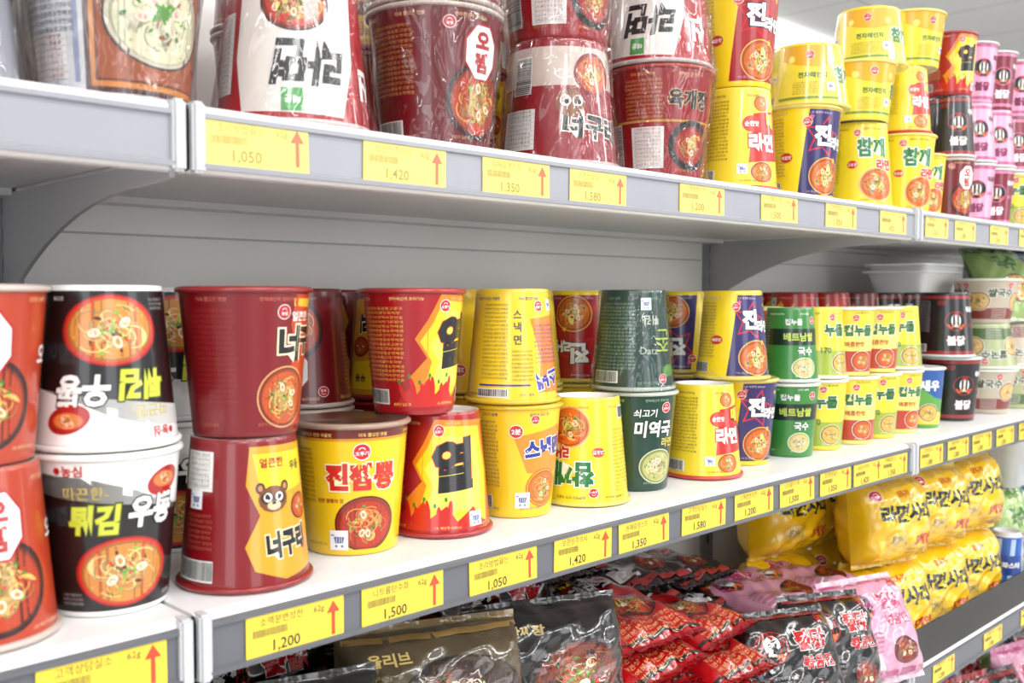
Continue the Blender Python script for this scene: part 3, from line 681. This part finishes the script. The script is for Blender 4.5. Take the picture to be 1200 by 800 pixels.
# ------------------------------------------------------------------ bags
def bag_mesh(name, W_, H_, T_, art, base, crimp=(200, 200, 200), seed=0, back=None):
    rg = random.Random(seed); p = [rg.uniform(0, 6.28) for _ in range(8)]
    def hz(x, y):
        a = max(-1, min(1, x/(W_/2))); b = max(-1, min(1, y/(H_/2)))
        bb = max(0, 1-abs(b/.9)**3.2) if abs(b) < .9 else 0
        t = T_/2*(max(0, 1-abs(a)**4)**.5)*(bb**.55)
        wr = .003*math.sin(a*13+p[0]+b*3)*(abs(b)**2)+.002*math.sin(a*27+p[1]+5*b)*(abs(b)**3)+.002*math.sin(b*9+a*5+p[2])+.0014*math.sin(a*11-b*14+p[3])
        edge = (1-abs(a)**6)
        cr = .0009*math.sin(b*160) if abs(b) >= .9 else 0
        return t+wr*edge*(1 if bb > 0 else .6)+cr+.0006
    def mp(u, v, l):
        x, y = u*W_, v*H_; e = .0012
        h = hz(x, y); n = Vector((-(hz(x+e, y)-hz(x-e, y))/(2*e), -(hz(x, y+e)-hz(x, y-e))/(2*e), 1)).normalized()
        q = Vector((x, y, h))+n*(.0003+.00012*l)
        return tuple(q), tuple(n)
    b = MB(); nx, ny = 34, 40
    for sg in (1, -1):
        g = []
        for j in range(ny+1):
            row = []
            for i in range(nx+1):
                x = (i/nx-.5)*W_; y = (j/ny-.5)*H_
                row.append(b.addv((x, y, sg*hz(x, y) if 0 < i < nx else 0.)))
            g.append(row)
        for j in range(ny):
            c = crimp if (j < 2 or j >= ny-2) else (base if sg > 0 or back is None else back)
            for i in range(nx):
                f = (g[j][i], g[j][i+1], g[j+1][i+1], g[j+1][i]); b.face(f if sg > 0 else f[::-1], c)
    b.decals(cut_faces(art.f, .06, .06), mp)
    return b.mesh(name, [M_BAG])
BM = {}
a = Art(); a.text('라면사리', 0, .1, .2, K, 2, bold=.06, oc=(250, 235, 60), ow=.02, sx=1.); a.text('오뚜기', .0, .3, .07, (190, 30, 30), 2, bold=.03); a.food(-.16, -.18, .15, 2, (230, 190, 66), (220, 160, 20), .8, 3, (248, 216, 112), (235, 180, 50), False)
a.text('5개입', .2, -.2, .12, (180, 28, 28), 3, bold=.04); a.logo(-.36, .3, .06, 2); a.micro(.0, -.3, .4, 3, (120, 90, 20), 2, size=.03)
BM['sari'] = bag_mesh('bag_sari', .145, .135, .10, a, (232, 184, 16), (226, 186, 40), 1)
a = Art(); a.food(.08, -.02, .36, 1, (54, 28, 18), (30, 22, 15), .85, 5, (120, 78, 46), (70, 50, 30), True, 110); a.text('짜장면', -.1, -.34, .13, W, 5, oc=K, bold=.04); a.rect(-.5, -.44, .5, -.41, (150, 116, 56), 1)
a.rect(-.48, .40, .48, .43, (150, 116, 56), 1); a.text('올리브', -.28, .3, .08, (205, 180, 110), 5, bold=.03); a.micro(-.44, .2, .16, 5, (180, 160, 110), 5, size=.03)
BM['gold'] = bag_mesh('bag_gold', .17, .125, .09, a, (78, 64, 40), (126, 104, 62), 2)
a = Art(); a.food(.1, -.04, .32, 1, (120, 46, 22), (30, 22, 20), .8, 6, (170, 112, 60), (46, 24, 18), n=90); a.text('간짜장', -.2, .3, .08, (195, 170, 110), 4, bold=.04); a.ell(-.34, -.1, .05, .05, RD, 4); a.micro(-.46, .16, .16, 5, (150, 142, 126), 2, size=.026); a.rect(-.48, -.44, .48, -.4, (110, 34, 30), 1)
BM['dark'] = bag_mesh('bag_dark', .17, .125, .08, a, (22, 19, 21), (48, 44, 42), 3)
a = Art(); a.text('매운', -.12, .36, .15, Y, 3, oc=K, bold=.05, rot=.1); a.text('열라면', .04, .2, .15, W, 3, oc=K, bold=.05, rot=.1); a.food(.1, -.12, .22, 1, (180, 54, 20), K, .7, 7); a.star(-.3, 0, .09, Y, 2); a.micro(-.4, -.3, .8, 4, (225, 170, 110), 2, size=.03); a.rect(-.5, .42, .5, .44, (30, 20, 20), 1); a.rect(-.5, -.44, .5, -.42, (30, 20, 20), 1)
BM['red'] = bag_mesh('bag_red', .125, .19, .036, a, (166, 12, 20), (140, 16, 22), 4)
def chart(acc, tc, ink):
    a = Art(); chick(a, -.22, .18, .15, 2, acc)
    a.text('불닭', .16, .22, .17, tc, 3, oc=W, ow=.03, bold=.05); a.text('볶음면', .18, .04, .11, tc, 3, oc=W, ow=.02, bold=.04); a.micro(-.42, -.06, .34, 5, ink, 2, size=.03); a.text('삼양', .34, .38, .07, RD, 3, bold=.04)
    a.food(.18, -.24, .17, 2, (130, 36, 18), K, .7, 15, (190, 110, 56), n=30); a.rect(-.48, -.44, .48, -.4, acc, 1.5); a.rect(-.48, .42, .48, .45, acc, 1.5); a.table(-.42, -.38, -.14, -.24, 2)
    return a
ab = chart((150, 32, 32), RD, (170, 170, 170)); ap = chart((190, 80, 130), (185, 50, 104), (150, 60, 100))
BM['black'] = bag_mesh('bag_black', .145, .145, .075, ab, (18, 16, 18), (40, 40, 42), 5)
BM['blackflat'] = bag_mesh('bag_blackflat', .125, .19, .034, ab, (20, 18, 20), (50, 47, 49), 6)
BM['pink'] = bag_mesh('bag_pink', .14, .145, .06, ap, (214, 152, 178), (212, 176, 190), 7)
BM['pinkflat'] = bag_mesh('bag_pinkflat', .125, .19, .034, ap, (206, 144, 168), (190, 116, 148), 8)
a = Art(); a.text('국수', 0, .2, .22, (60, 110, 60), 2, bold=.04); a.food(0, -.15, .24, 1, (215, 180, 104), (90, 140, 60), .8, 9); a.rect(-.48, .4, .48, .5, (110, 150, 74), 1)
BM['green'] = bag_mesh('bag_green', .12, .17, .05, a, (150, 176, 104), (190, 198, 170), 9)
a = Art(); a.text('소면', 0, .2, .22, (50, 90, 150), 2, bold=.04); a.food(0, -.15, .24, 1, (215, 180, 104), (50, 100, 160), .8, 10); a.rect(-.48, .4, .48, .5, (60, 110, 170), 1)
BM['blue'] = bag_mesh('bag_blue', .14, .17, .06, a, (205, 210, 214), (190, 198, 206), 10)
def bag(kind, x, y, z, rx=90, rz=0., ry=0.):
    ob = add({'sari': 'noodle_multipack', 'gold': 'noodle_multipack', 'dark': 'noodle_multipack', 'black': 'noodle_multipack', 'pink': 'noodle_multipack'}.get(kind, 'noodle_packet'), BM[kind], None, (x, y, z))
    M = Matrix.Rotation(math.radians(rz), 4, 'Z') @ Matrix.Rotation(math.radians(ry), 4, 'Y') @ Matrix.Rotation(math.radians(rx), 4, 'X')
    ob.rotation_euler = M.to_euler()
for lay in (0, 1):
    zc = ZB+.068+lay*.128
    for x in (1.44, 1.59, 1.735): bag('sari', x+R.uniform(-.004, .004), .665, zc, 84+R.uniform(-5, 5), -18+R.uniform(-8, 8), R.uniform(-6, 6))
    for x in (1.36, 1.50, 1.65, 1.79): bag('sari', x, .79, zc+.004, 84+R.uniform(-5, 5), -10+R.uniform(-5, 5), R.uniform(-4, 4))
for i, (x, k) in enumerate(((.1, 'dark'), (.26, 'gold'), (.40, 'dark'), (.555, 'gold'), (.70, 'dark'))):
    for lay, zc in enumerate((ZB+.063, ZB+.182-(.012 if k == 'dark' else 0))):
        bag(k, x, .665, zc, 80, -14+R.uniform(-6, 6), R.uniform(-4, 4))
        bag('dark' if i % 2 else 'black', x+.05, .79, zc+.004, 80, -12)
def pile(kind, x, y, n, z0=ZB, t=.031, rz=0, tilt=0):
    for k in range(n): bag(kind, x+R.uniform(-.01, .01), y+R.uniform(-.016, .016), z0+.019+k*t, R.uniform(-2, 4)+tilt*(k/n), rz+R.uniform(-11, 11), R.uniform(-5, 5))
pile('red', .84, .700, 6); pile('red', .96, .698, 5); pile('red', 1.085, .71, 3)
pile('blackflat', .86, .84, 6); pile('blackflat', 1.0, .84, 6); pile('blackflat', 1.13, .845, 5)
pile('blackflat', .83, .82, 1, ZB+.2)
pile('pinkflat', 1.205, .735, 4); pile('pinkflat', 1.315, .745, 4, rz=8)
bag('black', 1.085, .622, ZB+.071, 66, -26); bag('black', 1.19, .620, ZB+.071, 70, -16, 4); bag('pink', 1.31, .620, ZB+.069, 62, -18)
for i, x in enumerate((1.95, 2.08, 2.2, 2.32)):
    bag('blue' if i % 2 else 'green', x, .66, ZB+.087, 84, -10); bag('green', x, .78, ZB+.087, 84, -10)
for i, x in enumerate((1.955, 2.07, 2.185)): bag(['green', 'blue', 'green'][i], x, .675, ZM+.158+.068, 52, -30+6*i)
for i in range(16):
    x = .9+i*.115; bag(['red', 'black', 'pinkflat', 'blackflat'][i % 4], x, .67, ZF+.1, 80, -15); bag(['blue', 'red', 'green'][i % 3], x, .78, ZF+.1, 80, -12)
def basket(x, y, z):
    b = MB(); pr = [(.06, 0), (.066, .0), (.08, .09), (.084, .09), (.084, .096), (.077, .096), (.062, .004)]
    prev = None
    for r, h in pr:
        ring = []
        for k in range(40):
            t = 2*math.pi*(k+.5)/40; c, s_ = math.cos(t), math.sin(t); e = .3
            ring.append(b.addv((math.copysign(abs(c)**e, c)*r*1.2, math.copysign(abs(s_)**e, s_)*r*.8, h)))
        if prev:
            for k in range(40): b.face((prev[k], prev[(k+1) % 40], ring[(k+1) % 40], ring[k]), (230, 230, 228))
        prev = ring
    b.face(prev, (220, 220, 216))
    me = b.mesh('storage_basket', [M_PRINT]); add('storage_basket', me, None, (x, y, z))
basket(2.02, .70, ZB+.176); basket(2.24, .70, ZB+.176)

# blue cans
def can(x, y, z):
    b = MB(); r, H = .026, .115
    b.revolve([(.0005, .003), (r-.004, .0), (r-.002, 0), (r, .004)], 40, [(190, 190, 195)]*3)
    b.revolve([(r, .004), (r, .107)], 40, [(24, 84, 172)])
    b.revolve([(r, .107), (r-.003, .112), (r-.0025, .115), (r-.005, .115), (r-.006, .111), (.0005, .111)], 40, [(195, 195, 200)]*5)
    a = Art()
    for k in range(-3, 4):
        a.poly([(k*.023-.009, .012), (k*.023-.001, .012), (k*.023+.007, .104), (k*.023-.001, .104)], (170, 196, 226), 1)
    for k in (-2, 0, 2):
        a.rect(k*.026-.02, .04, k*.026+.02, .075, (24, 62, 145), 2); a.text('파스타', k*.026, .058, .011, W, 3, bold=.04)
    b.decals(cut_faces(a.f, .003), lambda u, v, l: (((r+.0001+.0001*l)*math.sin(u/r), -(r+.0001+.0001*l)*math.cos(u/r), v), (math.sin(u/r), -math.cos(u/r), 0)))
    add('beverage_can', b.mesh('can', [M_PRINT]), None, (x, y, z+.0005), (0, 0, -.9))
for x, y in ((1.86, .63), (1.87, .69), (1.885, .75)): can(x, y, ZB)

# clear acrylic guards on the bottom shelf front
m = bpy.data.materials.new('clear_acrylic'); m.use_nodes = True; nt = m.node_tree; nt.nodes.clear()
o = nt.nodes.new('ShaderNodeOutputMaterial'); t = nt.nodes.new('ShaderNodeBsdfTransparent'); g = nt.nodes.new('ShaderNodeBsdfGlossy'); g.inputs['Roughness'].default_value = .05
t.inputs['Color'].default_value = (.93, .95, .95, 1)
fr = nt.nodes.new('ShaderNodeFresnel'); mx = nt.nodes.new('ShaderNodeMixShader'); L = nt.links.new
L(fr.outputs[0], mx.inputs[0]); L(t.outputs[0], mx.inputs[1]); L(g.outputs[0], mx.inputs[2]); L(mx.outputs[0], o.inputs['Surface'])
for i in (1, 2): box('acrylic_guard', J[i]+.01, J[i+1]-.01, WF+.001, WF+.003, ZB+.0005, ZB+.055, m, gond)

# ------------------------------------------------------------------ room
def tiles(name, c1, c2, mo, sz, ms, ro):
    M = bpy.data.materials.new(name); M.use_nodes = True
    nt = M.node_tree; b = nt.nodes['Principled BSDF']; br = nt.nodes.new('ShaderNodeTexBrick'); tc = nt.nodes.new('ShaderNodeTexCoord')
    br.offset = 0; br.inputs['Scale'].default_value = 1; br.inputs['Brick Width'].default_value = sz; br.inputs['Row Height'].default_value = sz; br.inputs['Mortar Size'].default_value = ms
    br.inputs['Color1'].default_value = c1; br.inputs['Color2'].default_value = c2; br.inputs['Mortar'].default_value = mo
    nt.links.new(tc.outputs['Object'], br.inputs['Vector']); nt.links.new(br.outputs['Color'], b.inputs['Base Color']); b.inputs['Roughness'].default_value = ro
    return M
M_FLOOR = tiles('floor_tiles', (.62, .61, .59, 1), (.66, .65, .63, 1), (.35, .35, .35, 1), .45, .003, .3)
M_CEIL = tiles('ceiling_tiles', (.72, .72, .72, 1), (.74, .74, .74, 1), (.45, .45, .45, 1), .6, .006, .8)
M_WALL = new_mat('painted_wall', (205, 204, 200), .8, noise=.02)
box('floor', -4, 10, -2.5, 6, -.05, 0, M_FLOOR)
box('ceiling', -4, 10, -2.5, 6, 2.7, 2.75, M_CEIL)
box('wall_back', -4, 10, 6, 6.1, 0, 2.7, M_WALL)
box('wall_right', 10, 10.1, -2.5, 6, 0, 2.7, M_WALL)

# ------------------------------------------------------------------ lights
em = bpy.data.materials.new('light_panel_diffuser'); em.use_nodes = True
eb = em.node_tree.nodes['Principled BSDF']; eb.inputs['Emission Color'].default_value = (1, .98, .95, 1); eb.inputs['Emission Strength'].default_value = 4
for i, x in enumerate((-1.2, .4, 2.0, 3.6, 5.2)):
    for y in (-.5, -1.9, 3.0):
        box('ceiling_light', x-.6, x+.6, y-.12, y+.12, 2.66, 2.70, em, None, .005)
        ld = bpy.data.lights.new('tube_light', 'AREA'); ld.shape = 'RECTANGLE'; ld.size = 1.2; ld.size_y = .24
        ld.energy = {-.5: 13, -1.9: 25, 3.0: 20}[y]; ld.color = (1, .99, .98)
        lo = bpy.data.objects.new('tube_light', ld); SC.collection.objects.link(lo); lo.location = (x, y, 2.65)
# world: ambient for the unseen shop, plus made-up bright bands for cup highlights
w = bpy.data.worlds.new('World'); SC.world = w; w.use_nodes = True
nt = w.node_tree; bg = nt.nodes['Background']; L = nt.links.new
tc = nt.nodes.new('ShaderNodeTexCoord'); sp = nt.nodes.new('ShaderNodeSeparateXYZ'); L(tc.outputs['Generated'], sp.inputs[0])
def mth(op, a, b=None):
    n = nt.nodes.new('ShaderNodeMath'); n.operation = op
    for k, v in enumerate((a, b)):
        if v is None: continue
        if isinstance(v, (int, float)): n.inputs[k].default_value = v
        else: L(v, n.inputs[k])
    return n.outputs[0]
az = mth('ARCTAN2', sp.outputs['X'], sp.outputs['Y'])
highlight_band = mth('GREATER_THAN', mth('SINE', mth('MULTIPLY', az, 8.0)), .35)
highlight_band = mth('MULTIPLY', highlight_band, mth('GREATER_THAN', sp.outputs['Z'], -.12)); highlight_band = mth('MULTIPLY', highlight_band, mth('LESS_THAN', sp.outputs['Z'], .42))
L(mth('ADD', mth('MULTIPLY', highlight_band, 3.0), .62), bg.inputs['Strength'])
bg.inputs['Color'].default_value = (.96, .98, 1, 1)
w.cycles.sampling_method = 'MANUAL'; w.cycles.sample_map_resolution = 1024

# ------------------------------------------------------------------ camera
cd = bpy.data.cameras.new('camera'); cam = bpy.data.objects.new('camera', cd); SC.collection.objects.link(cam)
cd.lens = 35; cd.sensor_width = 36; cd.clip_start = .02
cam.location = (0, 0, CAMZ); cam.rotation_euler = (math.radians(90-2.55), 0, math.radians(-44.64))
cd.dof.use_dof = True; cd.dof.focus_distance = .98; cd.dof.aperture_fstop = 8
SC.camera = cam
